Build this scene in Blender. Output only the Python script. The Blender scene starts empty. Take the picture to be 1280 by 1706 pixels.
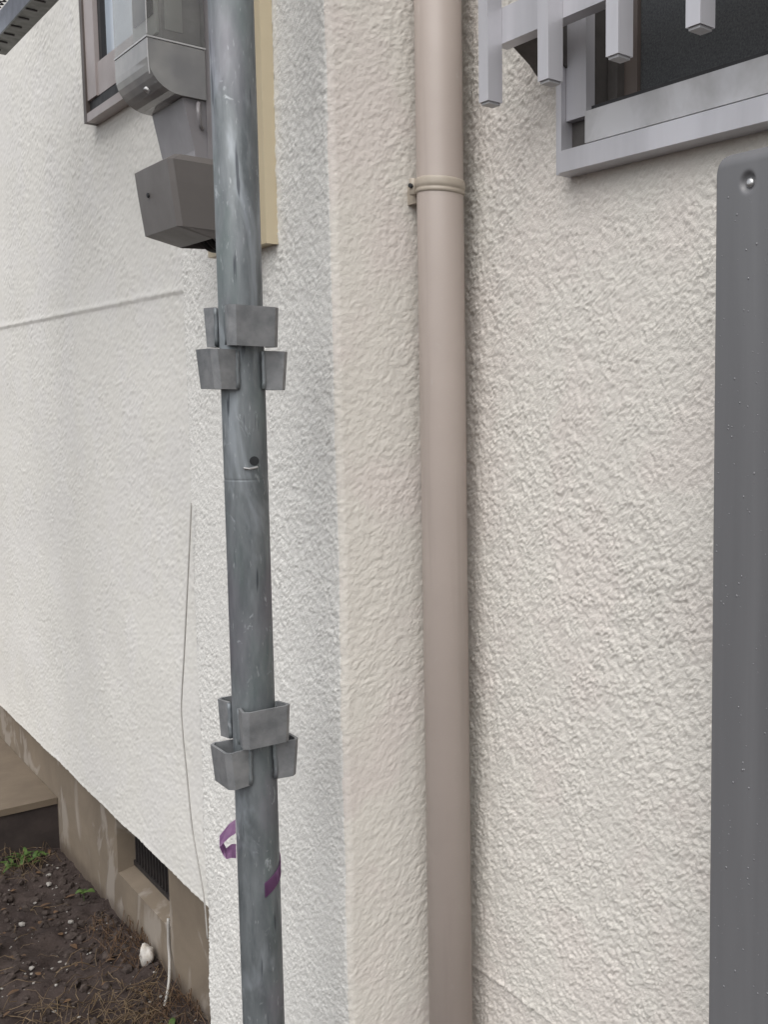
import bpy, bmesh, math, random
import numpy as np
from mathutils import Vector, Matrix

random.seed(7)
rng = np.random.default_rng(7)
scene = bpy.context.scene
COL = scene.collection
R_ = math.radians

# ------------------------------------------------------------------ camera
cam_d = bpy.data.cameras.new('camera')
cam = bpy.data.objects.new('camera', cam_d)
COL.objects.link(cam)
cR = Vector((0.695604, 0.718338, 0.011218))
cU = Vector((-0.08142, 0.06331, 0.994667))
cF = Vector((-0.713797, 0.692808, -0.102526))
m = Matrix.Identity(4)
for i in range(3):
    m[i][0] = cR[i]; m[i][1] = cU[i]; m[i][2] = -cF[i]
m[2][3] = 1.47
cam.matrix_world = m
cam_d.sensor_fit = 'VERTICAL'
cam_d.sensor_height = 24.0
cam_d.lens = 24.254
cam_d.shift_x = -0.2953
cam_d.clip_start = 0.01
cam_d.clip_end = 1000
scene.camera = cam

# ------------------------------------------------------------------ sky, sun, exposure
SUN_EL, SUN_DIR = 56.0, Vector((0.66, -0.75))          # soft overcast light from the open side of the wall
world = bpy.data.worlds.new('World')
scene.world = world
world.use_nodes = True
wn = world.node_tree
wn.nodes.clear()
sky = wn.nodes.new('ShaderNodeTexSky')
sky.sky_type = 'NISHITA'
sky.sun_disc = False
sky.sun_elevation = R_(SUN_EL)
sky.sun_rotation = math.atan2(SUN_DIR.x, SUN_DIR.y)
sky.air_density = 1.0
sky.dust_density = 3.0
hs = wn.nodes.new('ShaderNodeHueSaturation')
hs.inputs['Saturation'].default_value = 0.22             # cloud cover: grey-white sky
bg = wn.nodes.new('ShaderNodeBackground')
bg.inputs['Strength'].default_value = 0.13
wo = wn.nodes.new('ShaderNodeOutputWorld')
wn.links.new(sky.outputs[0], hs.inputs['Color'])
wn.links.new(hs.outputs[0], bg.inputs['Color'])
wn.links.new(bg.outputs[0], wo.inputs['Surface'])
sun_d = bpy.data.lights.new('sun', 'SUN')
sun_d.energy = 1.0
sun_d.angle = R_(80)
sun_d.color = (1.0, 0.965, 0.91)
sun = bpy.data.objects.new('sun', sun_d)
COL.objects.link(sun)
sd = Vector((SUN_DIR.x, SUN_DIR.y, 0)).normalized() * math.cos(R_(SUN_EL)) + Vector((0, 0, math.sin(R_(SUN_EL))))
sun.rotation_euler = sd.to_track_quat('Z', 'Y').to_euler()
sun.location = (0, -3, 5)
scene.view_settings.view_transform = 'Standard'
scene.view_settings.look = 'None'
scene.view_settings.gamma = 1.0
scene.view_settings.exposure = 0.70
scene.view_settings.use_curve_mapping = False
scene.cycles.max_bounces = 6
scene.cycles.diffuse_bounces = 3
scene.cycles.glossy_bounces = 3
scene.cycles.transparent_max_bounces = 8

# ------------------------------------------------------------------ material helpers
class NT:
    def __init__(self, name):
        self.mat = bpy.data.materials.new(name)
        self.mat.use_nodes = True
        self.t = self.mat.node_tree
        self.p = self.t.nodes['Principled BSDF']
        self.out = self.t.nodes['Material Output']
        tc = self.t.nodes.new('ShaderNodeTexCoord')
        self.co = tc.outputs['Object']
    def n(self, typ, **kw):
        nd = self.t.nodes.new(typ)
        for k, v in kw.items():
            setattr(nd, k, v)
        return nd
    def ln(self, a, b): self.t.links.new(a, b)
    def map(self, scale=(1, 1, 1), rot=(0, 0, 0)):
        nd = self.n('ShaderNodeMapping')
        nd.inputs['Scale'].default_value = scale
        nd.inputs['Rotation'].default_value = rot
        self.ln(self.co, nd.inputs['Vector'])
        return nd.outputs[0]
    def noise(self, scale, detail=3, rough=0.55, dist=0.0, vec=None):
        nd = self.n('ShaderNodeTexNoise')
        nd.inputs['Scale'].default_value = scale
        nd.inputs['Detail'].default_value = detail
        nd.inputs['Roughness'].default_value = rough
        nd.inputs['Distortion'].default_value = dist
        self.ln(vec if vec is not None else self.co, nd.inputs['Vector'])
        return nd.outputs['Fac']
    def voro(self, scale, feature='F1', vec=None, rand=1.0):
        nd = self.n('ShaderNodeTexVoronoi', feature=feature)
        nd.inputs['Scale'].default_value = scale
        nd.inputs['Randomness'].default_value = rand
        self.ln(vec if vec is not None else self.co, nd.inputs['Vector'])
        return nd.outputs['Distance']
    def rng(self, v, a, b, c=0.0, d=1.0, smooth=False):
        nd = self.n('ShaderNodeMapRange')
        if smooth: nd.interpolation_type = 'SMOOTHSTEP'
        self.ln(v, nd.inputs['Value'])
        for k, x in zip(('From Min', 'From Max', 'To Min', 'To Max'), (a, b, c, d)):
            nd.inputs[k].default_value = x
        return nd.outputs['Result']
    def math(self, op, a, b=None):
        nd = self.n('ShaderNodeMath', operation=op)
        for i, x in enumerate((a, b)):
            if x is None: continue
            if isinstance(x, (int, float)): nd.inputs[i].default_value = x
            else: self.ln(x, nd.inputs[i])
        return nd.outputs[0]
    def mix(self, fac, a, b):
        nd = self.n('ShaderNodeMix', data_type='RGBA')
        if isinstance(fac, (int, float)): nd.inputs[0].default_value = fac
        else: self.ln(fac, nd.inputs[0])
        for i, x in ((6, a), (7, b)):
            if isinstance(x, tuple): nd.inputs[i].default_value = (*x, 1)
            else: self.ln(x, nd.inputs[i])
        return nd.outputs[2]
    def col(self, c):
        if isinstance(c, tuple): self.p.inputs['Base Color'].default_value = (*c, 1)
        else: self.ln(c, self.p.inputs['Base Color'])
    def set(self, **kw):
        for k, v in kw.items():
            k = k.replace('_', ' ')
            if isinstance(v, (int, float)): self.p.inputs[k].default_value = v
            elif isinstance(v, tuple): self.p.inputs[k].default_value = v
            else: self.ln(v, self.p.inputs[k])
    def bump(self, h, strength=0.3, dist=0.002):
        nd = self.n('ShaderNodeBump')
        nd.inputs['Strength'].default_value = strength
        nd.inputs['Distance'].default_value = dist
        self.ln(h, nd.inputs['Height'])
        self.ln(nd.outputs[0], self.p.inputs['Normal'])
    def disp(self, h, scale, mid=0.0):
        nd = self.n('ShaderNodeDisplacement')
        nd.inputs['Scale'].default_value = scale
        nd.inputs['Midlevel'].default_value = mid
        self.ln(h, nd.inputs['Height'])
        self.ln(nd.outputs[0], self.out.inputs['Displacement'])
        self.mat.displacement_method = 'DISPLACEMENT'

M = {}

def stucco(name, amp, k, base, tint, torn=(0.9, 0.3), grime_amt=0.14, grain=0.5):
    """sprayed and pressed stucco under matt paint: flat islands with torn ridges and pits between"""
    a = NT(name)
    v = a.map((1, 1, 1), (0.3, 0.2, 0.5))
    n1 = a.noise(78 * k, 2, 0.5, 0.35, v)
    n2 = a.noise(165 * k, 2, 0.6, 0.25, v)
    zone = a.rng(a.noise(24 * k, 2, 0.5, 0.4, v), 0.40, 0.60, torn[0], torn[1], True)   # torn places against flattened ones
    h1 = a.rng(n1, 0.38, 0.56, 0.0, 1.0, True)
    h2 = a.rng(n2, 0.32, 0.62, 0.0, 1.0, True)
    s = a.math('ADD', a.math('MULTIPLY', h1, 0.50), a.math('MULTIPLY', a.math('MULTIPLY', h2, zone), 0.85))
    big = a.rng(a.noise(5.5, 2, 0.5, 0.3, a.map((1, 1, 0.8))), 0.38, 0.62, 0.72, 1.10, True)   # heavier and lighter hand over the wall
    a.disp(a.math('MULTIPLY', a.math('SUBTRACT', s, 0.6), big), amp, 0.0)
    if grain: a.bump(a.noise(330 * k, 2, 0.6, 0.2, v), grain, 0.0016)
    blot = a.rng(a.noise(7, 3, 0.5, 0.3), 0.45, 0.62, 0, 1, True)
    c = a.mix(blot, base, tint)
    grime = a.rng(a.noise(3.0, 4, 0.6, 0.2, a.map((1, 1, 0.35))), 0.46, 0.70, 0.0, grime_amt, True)
    c = a.mix(grime, c, tuple(x * 0.74 for x in base))
    a.col(c)
    a.set(Roughness=0.70, Specular_IOR_Level=0.32)
    return a.mat

M['stucco'] = stucco('cream_stucco', 0.0026, 1.6, (0.665, 0.638, 0.59), (0.662, 0.622, 0.578), (1.0, 0.35), 0.07, 0.6)
M['stucco_return'] = stucco('cream_pressed_stucco', 0.0015, 1.7, (0.665, 0.635, 0.582), (0.66, 0.612, 0.57), (0.7, 0.2), 0.10, 0.4)
M['stucco_fine'] = stucco('pale_stucco', 0.0021, 1.5, (0.685, 0.675, 0.645), (0.68, 0.67, 0.64), (0.9, 0.3), 0.05, 0.6)
M['stucco_far'] = stucco('pale_stucco_broad', 0.0021, 1.25, (0.69, 0.675, 0.635), (0.695, 0.68, 0.65), (0.9, 0.3), 0.12, 0.0)

def mat_pole():
    a = NT('weathered_galvanised_steel')
    st = a.noise(60, 4, 0.6, 0.3, a.map((1, 1, 0.22)))
    pt = a.noise(16, 4, 0.6, 0.6, a.map((1, 1, 0.35)))
    fl = a.noise(240, 2, 0.5, 0, a.map((1, 1, 0.25)))
    c = a.mix(a.rng(st, 0.35, 0.68), (0.105, 0.118, 0.125), (0.195, 0.212, 0.222))
    c = a.mix(a.rng(pt, 0.52, 0.72, 0, 0.65), c, (0.095, 0.135, 0.125))
    c = a.mix(a.rng(pt, 0.34, 0.46, 0.6, 0.0), c, (0.33, 0.36, 0.39))
    vi = a.noise(11, 3, 0.5, 0.4, a.map((1, 1, 0.5), (0.4, 0.1, 0)))
    c = a.mix(a.rng(vi, 0.55, 0.70, 0, 0.5), c, (0.165, 0.145, 0.175))
    sp = a.noise(42, 4, 0.65, 0.8, a.map((1, 1, 0.6), (0, 0.3, 0.2)))
    c = a.mix(a.rng(sp, 0.62, 0.70, 0, 0.6), c, (0.46, 0.49, 0.51))
    sc = a.noise(120, 2, 0.4, 0.2, a.map((1, 1, 0.10)))
    c = a.mix(a.rng(sc, 0.665, 0.72, 0, 0.8), c, (0.035, 0.04, 0.05))
    c = a.mix(a.rng(fl, 0.66, 0.78, 0, 0.4), c, (0.50, 0.52, 0.53))
    a.col(c)
    a.set(Metallic=0.35, Roughness=a.rng(pt, 0.3, 0.7, 0.42, 0.66))
    a.bump(a.math('ADD', st, a.math('MULTIPLY', fl, 0.5)), 0.25, 0.0006)
    return a.mat
M['galv'] = mat_pole()

def simple(name, c, rough=0.5, metal=0.0, var=0.12, scale=20, bump=0.1, c2=None, spec=0.5, stretch=(1, 1, 1)):
    a = NT(name)
    n = a.noise(scale, 4, 0.6, 0.2, a.map(stretch))
    a.col(a.mix(a.rng(n, 0.35, 0.68), c, c2 or tuple(x * (1 - var) for x in c)))
    a.set(Roughness=a.rng(n, 0.3, 0.7, max(rough - 0.06, 0.02), rough + 0.06), Metallic=metal, Specular_IOR_Level=spec)
    if bump: a.bump(a.noise(scale * 9, 2), bump, 0.0008)
    return a.mat
M['galv_plate'] = simple('scuffed_galvanised_plate', (0.25, 0.255, 0.262), 0.5, 0.3, 0.35, 40, 0.25, (0.15, 0.157, 0.165))
def mat_pvc():
    a = NT('taupe_pvc')
    st = a.noise(28, 4, 0.6, 0.2, a.map((1, 1, 0.05)))
    pt = a.noise(6, 4, 0.6, 0.4)
    c = a.mix(a.rng(pt, 0.3, 0.7), (0.425, 0.365, 0.330), (0.385, 0.330, 0.297))
    c = a.mix(a.rng(st, 0.54, 0.74, 0, 0.5), c, (0.30, 0.258, 0.232))
    c = a.mix(a.rng(a.noise(70, 3, 0.6, 0.5, a.map((1, 1, 0.5))), 0.66, 0.78, 0, 0.5), c, (0.44, 0.40, 0.37))
    a.col(c)
    a.set(Roughness=a.rng(pt, 0.3, 0.7, 0.36, 0.58))
    a.bump(a.noise(18, 3), 0.05, 0.002)
    return a.mat
M['pvc'] = mat_pvc()
M['pvc_clip'] = simple('beige_painted_clip', (0.40, 0.35, 0.29), 0.42, 0, 0.12, 30, 0.05)
M['alu'] = simple('anodised_aluminium', (0.56, 0.555, 0.585), 0.42, 0.35, 0.20, 14, 0.04, stretch=(1, 1, 0.2))
M['alu_dull'] = simple('weathered_aluminium', (0.50, 0.50, 0.515), 0.50, 0.3, 0.28, 16, 0.04, (0.34, 0.335, 0.335))
M['alu_dark'] = simple('dark_aluminium', (0.075, 0.068, 0.064), 0.6, 0.1, 0.3, 30, 0.1)
M['gasket'] = simple('black_rubber', (0.018, 0.018, 0.02), 0.6, 0, 0.2, 30, 0)
M['bronze'] = simple('taupe_window_frame', (0.40, 0.355, 0.345), 0.45, 0.15, 0.1, 10, 0.02)
M['bronze_dark'] = simple('dark_bronze', (0.11, 0.09, 0.08), 0.5, 0.2, 0.15, 10, 0.02)
M['screen'] = simple('dark_insect_screen', (0.026, 0.027, 0.033), 0.5, 0, 0.5, 420, 0.4, (0.070, 0.076, 0.076), 0.35)
M['greypaint'] = simple('grey_painted_steel', (0.158, 0.159, 0.166), 0.38, 0.0, 0.18, 9, 0.05, (0.122, 0.123, 0.129), stretch=(2.2, 1, 0.12))
M['screw'] = simple('zinc_screw', (0.5, 0.5, 0.5), 0.35, 0.8, 0.2, 90, 0.1)
M['terminal'] = simple('grey_plastic', (0.115, 0.105, 0.100), 0.5, 0, 0.10, 14, 0.05)
M['neckgrey'] = simple('pale_grey_plastic', (0.22, 0.21, 0.22), 0.42, 0, 0.12, 16, 0.03)
M['inner'] = simple('meter_inside_grey', (0.40, 0.39, 0.385), 0.5, 0, 0.25, 40, 0.05)
M['rim'] = simple('pale_plastic_rim', (0.42, 0.42, 0.42), 0.3, 0, 0.1, 40, 0)
M['plate'] = simple('white_name_plate', (0.62, 0.63, 0.60), 0.45, 0, 0.1, 40, 0)
M['board'] = simple('cream_painted_board', (0.60, 0.515, 0.36), 0.5, 0, 0.10, 8, 0.05, stretch=(1, 1, 0.2))
M['cable'] = simple('grey_cable_sheath', (0.40, 0.385, 0.36), 0.6, 0, 0.2, 30, 0)
M['black'] = simple('black_plastic', (0.015, 0.015, 0.016), 0.5, 0, 0.2, 30, 0)
M['hole'] = simple('dark_hole_and_steel', (0.02, 0.022, 0.025), 0.8, 0, 0.2, 60, 0)  # near-black colour for the shade inside holes, and for dark fixings
M['white_pl'] = simple('white_dirty_plastic', (0.62, 0.60, 0.57), 0.5, 0, 0.3, 50, 0.2, (0.42, 0.38, 0.33))
M['stone'] = simple('pale_stone', (0.33, 0.31, 0.285), 0.8, 0, 0.3, 80, 0.3)
M['iron'] = simple('dark_iron', (0.035, 0.030, 0.030), 0.6, 0.3, 0.3, 60, 0.1)
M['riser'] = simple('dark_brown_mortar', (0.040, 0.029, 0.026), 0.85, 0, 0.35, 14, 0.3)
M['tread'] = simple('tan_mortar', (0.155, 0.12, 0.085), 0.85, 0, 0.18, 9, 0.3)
M['deck'] = simple('bluish_galvanised_deck', (0.42, 0.45, 0.52), 0.45, 0.3, 0.2, 26, 0.1)
M['deck_dull'] = simple('dull_galvanised_flange', (0.22, 0.225, 0.21), 0.55, 0.3, 0.3, 40, 0.1)

def mat_foundation():
    a = NT('weathered_mortar_foundation')
    n = a.noise(5, 5, 0.6, 0.5)
    lime = a.noise(4.5, 4, 0.55, 1.2, a.map((1, 1, 0.7)))
    c = a.mix(a.rng(n, 0.3, 0.7), (0.215, 0.175, 0.132), (0.16, 0.13, 0.10))
    c = a.mix(a.rng(lime, 0.52, 0.60, 0, 0.5, True), c, (0.36, 0.325, 0.29))
    sep = a.n('ShaderNodeSeparateXYZ'); a.ln(a.co, sep.inputs[0])
    foot_dark = a.rng(a.math('ADD', sep.outputs['Z'], a.math('MULTIPLY', a.noise(22, 3), 0.06)), 0.02, 0.075, 0.75, 0.0, True)   # browner and darker towards the foot
    c = a.mix(foot_dark, c, (0.10, 0.078, 0.062))
    a.col(c); a.set(Roughness=0.88, Specular_IOR_Level=0.2)
    a.bump(a.noise(90, 4, 0.6), 0.4, 0.0015)
    return a.mat
M['foundation'] = mat_foundation()

def mat_soil():
    a = NT('dark_damp_soil')
    n = a.noise(9, 5, 0.65, 0.4); f = a.noise(120, 4, 0.65)
    c = a.mix(a.rng(n, 0.3, 0.7), (0.036, 0.027, 0.025), (0.060, 0.046, 0.041))
    c = a.mix(a.rng(f, 0.58, 0.74, 0, 0.7), c, (0.100, 0.083, 0.073))
    c = a.mix(a.rng(f, 0.28, 0.42, 0.7, 0.0), c, (0.015, 0.011, 0.011))
    a.col(c); a.set(Roughness=0.95, Specular_IOR_Level=0.15)
    a.bump(a.noise(150, 4, 0.7), 0.7, 0.004)
    return a.mat
M['soil'] = mat_soil()
M['clod'] = simple('soil_clod', (0.040, 0.031, 0.028), 0.95, 0, 0.4, 60, 0.5, (0.080, 0.064, 0.057), 0.15)

def leafy(name, c1, c2, scale=30):
    a = NT(name)
    a.col(a.mix(a.rng(a.noise(scale, 2), 0.35, 0.65), c1, c2))
    a.set(Roughness=0.6, Specular_IOR_Level=0.3)
    return a.mat
M['straw'] = leafy('dry_straw', (0.17, 0.118, 0.066), (0.075, 0.05, 0.03))
M['rootlet'] = leafy('brown_rootlet', (0.13, 0.075, 0.04), (0.06, 0.036, 0.022))
M['leaf'] = leafy('green_leaf', (0.075, 0.125, 0.028), (0.035, 0.07, 0.018), 60)

def mat_glass(name, tint, transp, rough=0.08):
    a = NT(name)
    tr = a.n('ShaderNodeBsdfTransparent'); tr.inputs[0].default_value = (*tint, 1)
    mx = a.n('ShaderNodeMixShader')
    fr = a.n('ShaderNodeLayerWeight'); fr.inputs['Blend'].default_value = 0.35
    a.ln(a.rng(fr.outputs['Fresnel'], 0, 1, 1 - transp, 1.0), mx.inputs[0])
    a.ln(tr.outputs[0], mx.inputs[1]); a.ln(a.p.outputs[0], mx.inputs[2])
    a.ln(mx.outputs[0], a.out.inputs['Surface'])
    n = a.noise(12, 3)
    a.col(a.mix(a.rng(n, 0.4, 0.65), (0.34, 0.34, 0.345), (0.50, 0.50, 0.48)))
    a.set(Roughness=rough, Specular_IOR_Level=0.6)
    return a.mat
M['clear'] = mat_glass('aged_clear_plastic', (0.94, 0.94, 0.92), 0.76, 0.04)
M['smoky'] = mat_glass('smoky_plastic', (0.78, 0.77, 0.76), 0.46, 0.06)

def mat_pane():
    a = NT('sky_tinted_glass')
    n = a.noise(2.5, 2)
    a.col(a.mix(a.rng(n, 0.35, 0.65), (0.42, 0.49, 0.57), (0.48, 0.54, 0.61)))  # pale blue base colour carries the sky reflection of the pane
    a.set(Roughness=0.12, Specular_IOR_Level=0.8)
    return a.mat
M['pane'] = mat_pane()

def mat_tape():
    a = NT('purple_vinyl_tape')
    n = a.noise(60, 2)
    a.col(a.mix(a.rng(n, 0.35, 0.65), (0.48, 0.32, 0.48), (0.30, 0.17, 0.32)))
    a.set(Roughness=0.4)
    tl = a.n('ShaderNodeBsdfTranslucent'); tl.inputs[0].default_value = (0.45, 0.22, 0.46, 1)
    mx = a.n('ShaderNodeMixShader'); mx.inputs[0].default_value = 0.5
    a.ln(a.p.outputs[0], mx.inputs[1]); a.ln(tl.outputs[0], mx.inputs[2]); a.ln(mx.outputs[0], a.out.inputs['Surface'])
    return a.mat
M['tape'] = mat_tape()

def mat_drop():
    a = NT('rain_water')
    n = a.noise(300, 1)
    a.col(a.mix(a.rng(n, 0.3, 0.7), (0.19, 0.192, 0.20), (0.16, 0.162, 0.17)))
    a.set(Roughness=0.05, Specular_IOR_Level=0.9)
    return a.mat
M['drop'] = mat_drop()

# ------------------------------------------------------------------ mesh helpers (world coordinates)
def link(name, me, mat, parent=None, smooth=False):
    o = bpy.data.objects.new(name, me)
    COL.objects.link(o)
    if mat is not None: me.materials.append(M[mat])
    if smooth:
        me.polygons.foreach_set('use_smooth', np.ones(len(me.polygons), dtype=bool))
    if parent is not None:
        o.parent = parent
        top = parent
        loc = Vector(parent.location)
        if parent.parent is not None: loc = loc + Vector(parent.parent.location) if parent.type == 'EMPTY' else Vector(parent.parent.location) * 0 + Vector((0, 0, 0))
        o.matrix_parent_inverse = Matrix.Translation(-loc)
    return o

def empty(name, loc, label, cat, group=None):
    o = bpy.data.objects.new(name, None)
    o.location = loc
    o.empty_display_size = 0.05
    COL.objects.link(o)
    return tag(o, label, cat, group)

def tag(o, label, cat, group=None, kind=None):
    if label: o['label'] = label
    if cat: o['category'] = cat
    if group: o['group'] = group
    if kind: o['kind'] = kind
    return o

def child(name, me, mat, root, smooth=False, sub=None):
    """part of root, or sub-part of the part `sub`"""
    o = bpy.data.objects.new(name, me)
    COL.objects.link(o)
    me.materials.append(M[mat])
    if smooth:
        me.polygons.foreach_set('use_smooth', np.ones(len(me.polygons), dtype=bool))
    if sub is not None:
        o.parent = sub                                    # the part sits in world coordinates already
    else:
        o.parent = root
        o.matrix_parent_inverse = Matrix.Translation(-Vector(root.location))
    return o

def grid_mesh(name, P, keep=None):
    """P: (nu, nv, 3) array of points; faces wound u then v"""
    nu, nv = P.shape[:2]
    idx = np.arange(nu * nv).reshape(nu, nv)
    q = np.stack([idx[:-1, :-1], idx[1:, :-1], idx[1:, 1:], idx[:-1, 1:]], -1).reshape(-1, 4)
    if keep is not None: q = q[keep.reshape(-1)]
    me = bpy.data.meshes.new(name)
    me.vertices.add(nu * nv)
    me.vertices.foreach_set('co', P.reshape(-1).astype(np.float32))
    me.loops.add(q.size)
    me.loops.foreach_set('vertex_index', q.reshape(-1).astype(np.int32))
    me.polygons.add(len(q))
    me.polygons.foreach_set('loop_start', np.arange(0, q.size, 4, dtype=np.int32))
    me.polygons.foreach_set('loop_total', np.full(len(q), 4, dtype=np.int32))
    me.update(calc_edges=True)
    
    return me

def seg(*parts):
    """(start, end, step), ... -> monotonic sample positions"""
    out = []
    for a, b, s in parts:
        n = max(1, int(round(abs(b - a) / s)))
        out.append(np.linspace(a, b, n + 1)[:-1])
    out.append(np.array([parts[-1][1]]))
    return np.concatenate(out)

def finish(bm, name, bev=0.0, segs=1, ang=30):
    if bev > 0:
        es = [e for e in bm.edges if len(e.link_faces) == 2 and e.calc_face_angle(0) > R_(ang)]
        bmesh.ops.bevel(bm, geom=es, offset=bev, segments=segs, affect='EDGES', profile=0.5, clamp_overlap=True)
    bmesh.ops.recalc_face_normals(bm, faces=bm.faces)
    me = bpy.data.meshes.new(name)
    bm.to_mesh(me); bm.free()
    return me

def add_box(bm, x0, x1, y0, y1, z0, z1):
    vs = [bm.verts.new((x, y, z)) for z in (z0, z1) for y in (y0, y1) for x in (x0, x1)]
    for f in ((0, 2, 3, 1), (4, 5, 7, 6), (0, 1, 5, 4), (2, 6, 7, 3), (0, 4, 6, 2), (1, 3, 7, 5)):
        bm.faces.new([vs[i] for i in f])
    return vs

def box(name, x0, x1, y0, y1, z0, z1, bev=0.0, segs=1):
    bm = bmesh.new(); add_box(bm, x0, x1, y0, y1, z0, z1)
    return finish(bm, name, bev, segs)

def add_prism(bm, pts, ext):
    """pts: list of 3D points of a planar outline, ext: extrusion vector"""
    a = [bm.verts.new(p) for p in pts]
    b = [bm.verts.new(Vector(p) + Vector(ext)) for p in pts]
    n = len(pts)
    bm.faces.new(a[::-1]); bm.faces.new(b)
    for i in range(n):
        bm.faces.new((a[i], a[(i + 1) % n], b[(i + 1) % n], b[i]))

def prism(name, pts, ext, bev=0.0, segs=1, ang=30):
    bm = bmesh.new(); add_prism(bm, pts, ext)
    return finish(bm, name, bev, segs, ang)

def lathe(name, prof, cx, cy, n=40, axis='Z', origin=None):
    """prof: (radius, height) list about a vertical axis at cx, cy; or about a given axis/origin"""
    bm = bmesh.new()
    rings = []
    for r, h in prof:
        rings.append([bm.verts.new((r * math.cos(2 * math.pi * k / n), r * math.sin(2 * math.pi * k / n), h)) for k in range(n)])
    for a, b in zip(rings, rings[1:]):
        for k in range(n):
            bm.faces.new((a[k], a[(k + 1) % n], b[(k + 1) % n], b[k]))
    bm.faces.new(rings[0][::-1]); bm.faces.new(rings[-1])
    if origin is None:
        mt = Matrix.Translation((cx, cy, 0))
    else:
        mt = Matrix.Translation(origin) @ Vector(axis).to_track_quat('Z', 'Y').to_matrix().to_4x4()
    bmesh.ops.transform(bm, matrix=mt, verts=bm.verts)
    return finish(bm, name)

def add_tube(bm, pts, r, n=8, r1=None):
    pts = [Vector(p) for p in pts]
    rings = []
    up = Vector((0.13, 0.31, 0.94)).normalized()
    for i, p in enumerate(pts):
        d = (pts[min(i + 1, len(pts) - 1)] - pts[max(i - 1, 0)]).normalized()
        a = d.cross(up)
        if a.length < 0.05: a = d.cross(Vector((1, 0, 0)))
        a.normalize(); b = d.cross(a)
        rr = r if r1 is None else r + (r1 - r) * i / (len(pts) - 1)
        rings.append([bm.verts.new(p + (a * math.cos(2 * math.pi * k / n) + b * math.sin(2 * math.pi * k / n)) * rr) for k in range(n)])
    for p, q in zip(rings, rings[1:]):
        for k in range(n):
            bm.faces.new((p[k], p[(k + 1) % n], q[(k + 1) % n], q[k]))
    bm.faces.new(rings[0][::-1]); bm.faces.new(rings[-1])

def tube(name, pts, r, n=8, r1=None):
    bm = bmesh.new(); add_tube(bm, pts, r, n, r1)
    return finish(bm, name)

def spline(pts, k=8):
    pts = [Vector(p) for p in pts]
    out = []
    for i in range(len(pts) - 1):
        p0, p1, p2, p3 = pts[max(i - 1, 0)], pts[i], pts[i + 1], pts[min(i + 2, len(pts) - 1)]
        for j in range(k):
            t = j / k
            out.append(0.5 * ((2 * p1) + (p2 - p0) * t + (2 * p0 - 5 * p1 + 4 * p2 - p3) * t * t + (3 * p1 - p0 - 3 * p2 + p3) * t ** 3))
    out.append(pts[-1])
    return out

_T = {}
def vnoise(x, y, seed=0):
    """smooth value noise for numpy arrays"""
    if seed not in _T: _T[seed] = np.random.default_rng(seed).random((256, 256))
    T = _T[seed]
    xi = np.floor(x).astype(int); yi = np.floor(y).astype(int)
    fx = x - xi; fy = y - yi
    fx = fx * fx * (3 - 2 * fx); fy = fy * fy * (3 - 2 * fy)
    g = lambda a, b: T[a & 255, b & 255]
    return (g(xi, yi) * (1 - fx) + g(xi + 1, yi) * fx) * (1 - fy) + (g(xi, yi + 1) * (1 - fx) + g(xi + 1, yi + 1) * fx) * fy

_ico = bmesh.new(); bmesh.ops.create_icosphere(_ico, subdivisions=1, radius=1.0); _ico.verts.ensure_lookup_table()
ICO_V = np.array([v.co[:] for v in _ico.verts]); ICO_F = np.array([[v.index for v in f.verts] for f in _ico.faces]); _ico.free()
def scatter(name, mats, jit=0.0):
    """one mesh of small rounded grains, one 4x4 matrix each"""
    V, F = [], []
    for k, mt_ in enumerate(mats):
        A_ = np.array(mt_)
        V.append(ICO_V @ A_[:3, :3].T * (1 + 0 * jit) + A_[:3, 3] + (rng.random(ICO_V.shape) - 0.5) * jit)
        F.append(ICO_F + k * len(ICO_V))
    me = bpy.data.meshes.new(name)
    me.from_pydata(np.concatenate(V).tolist(), [], np.concatenate(F).tolist())
    return me

# ------------------------------------------------------------------ ground
def ground_h(x, y):
    h = (vnoise(x * 3, y * 3, 1) - 0.5) * 0.05 + (vnoise(x * 11, y * 11, 2) - 0.5) * 0.030
    h += (vnoise(x * 34, y * 34, 3) - 0.5) * 0.020 + (vnoise(x * 85, y * 85, 4) - 0.5) * 0.009
    near = np.clip(1.0 - (np.hypot((x + 2.8) / 9, (y - 0.2) / 6)), 0, 1)
    return h * near - 0.012

gx = seg((-300, -40, 40), (-40, -8, 2.5), (-8, -4.6, 0.15), (-4.6, -1.9, 0.009), (-1.9, 4, 0.12), (4, 30, 2.5), (30, 300, 45))
gy = seg((-300, -40, 40), (-40, -6, 2.5), (-6, -0.2, 0.15), (-0.2, 0.86, 0.009), (0.86, 6, 0.4), (6, 40, 4), (40, 300, 45))
GX, GY = np.meshgrid(gx, gy, indexing='ij')
me = grid_mesh('ground', np.stack([GX, GY, ground_h(GX, GY)], -1))
ground = link('ground', me, 'soil', None, True)
tag(ground, 'bare dark garden soil beside the house wall', None, kind='structure')

# ------------------------------------------------------------------ house
house = empty('house', (-1.55, 0.785, 0), 'house with cream stucco walls, projecting pier and mortar foundation', 'house')
D1, D2 = 0.607, 0.785
XL, XC = -1.82, -1.275
TOP = 3.3

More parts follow.
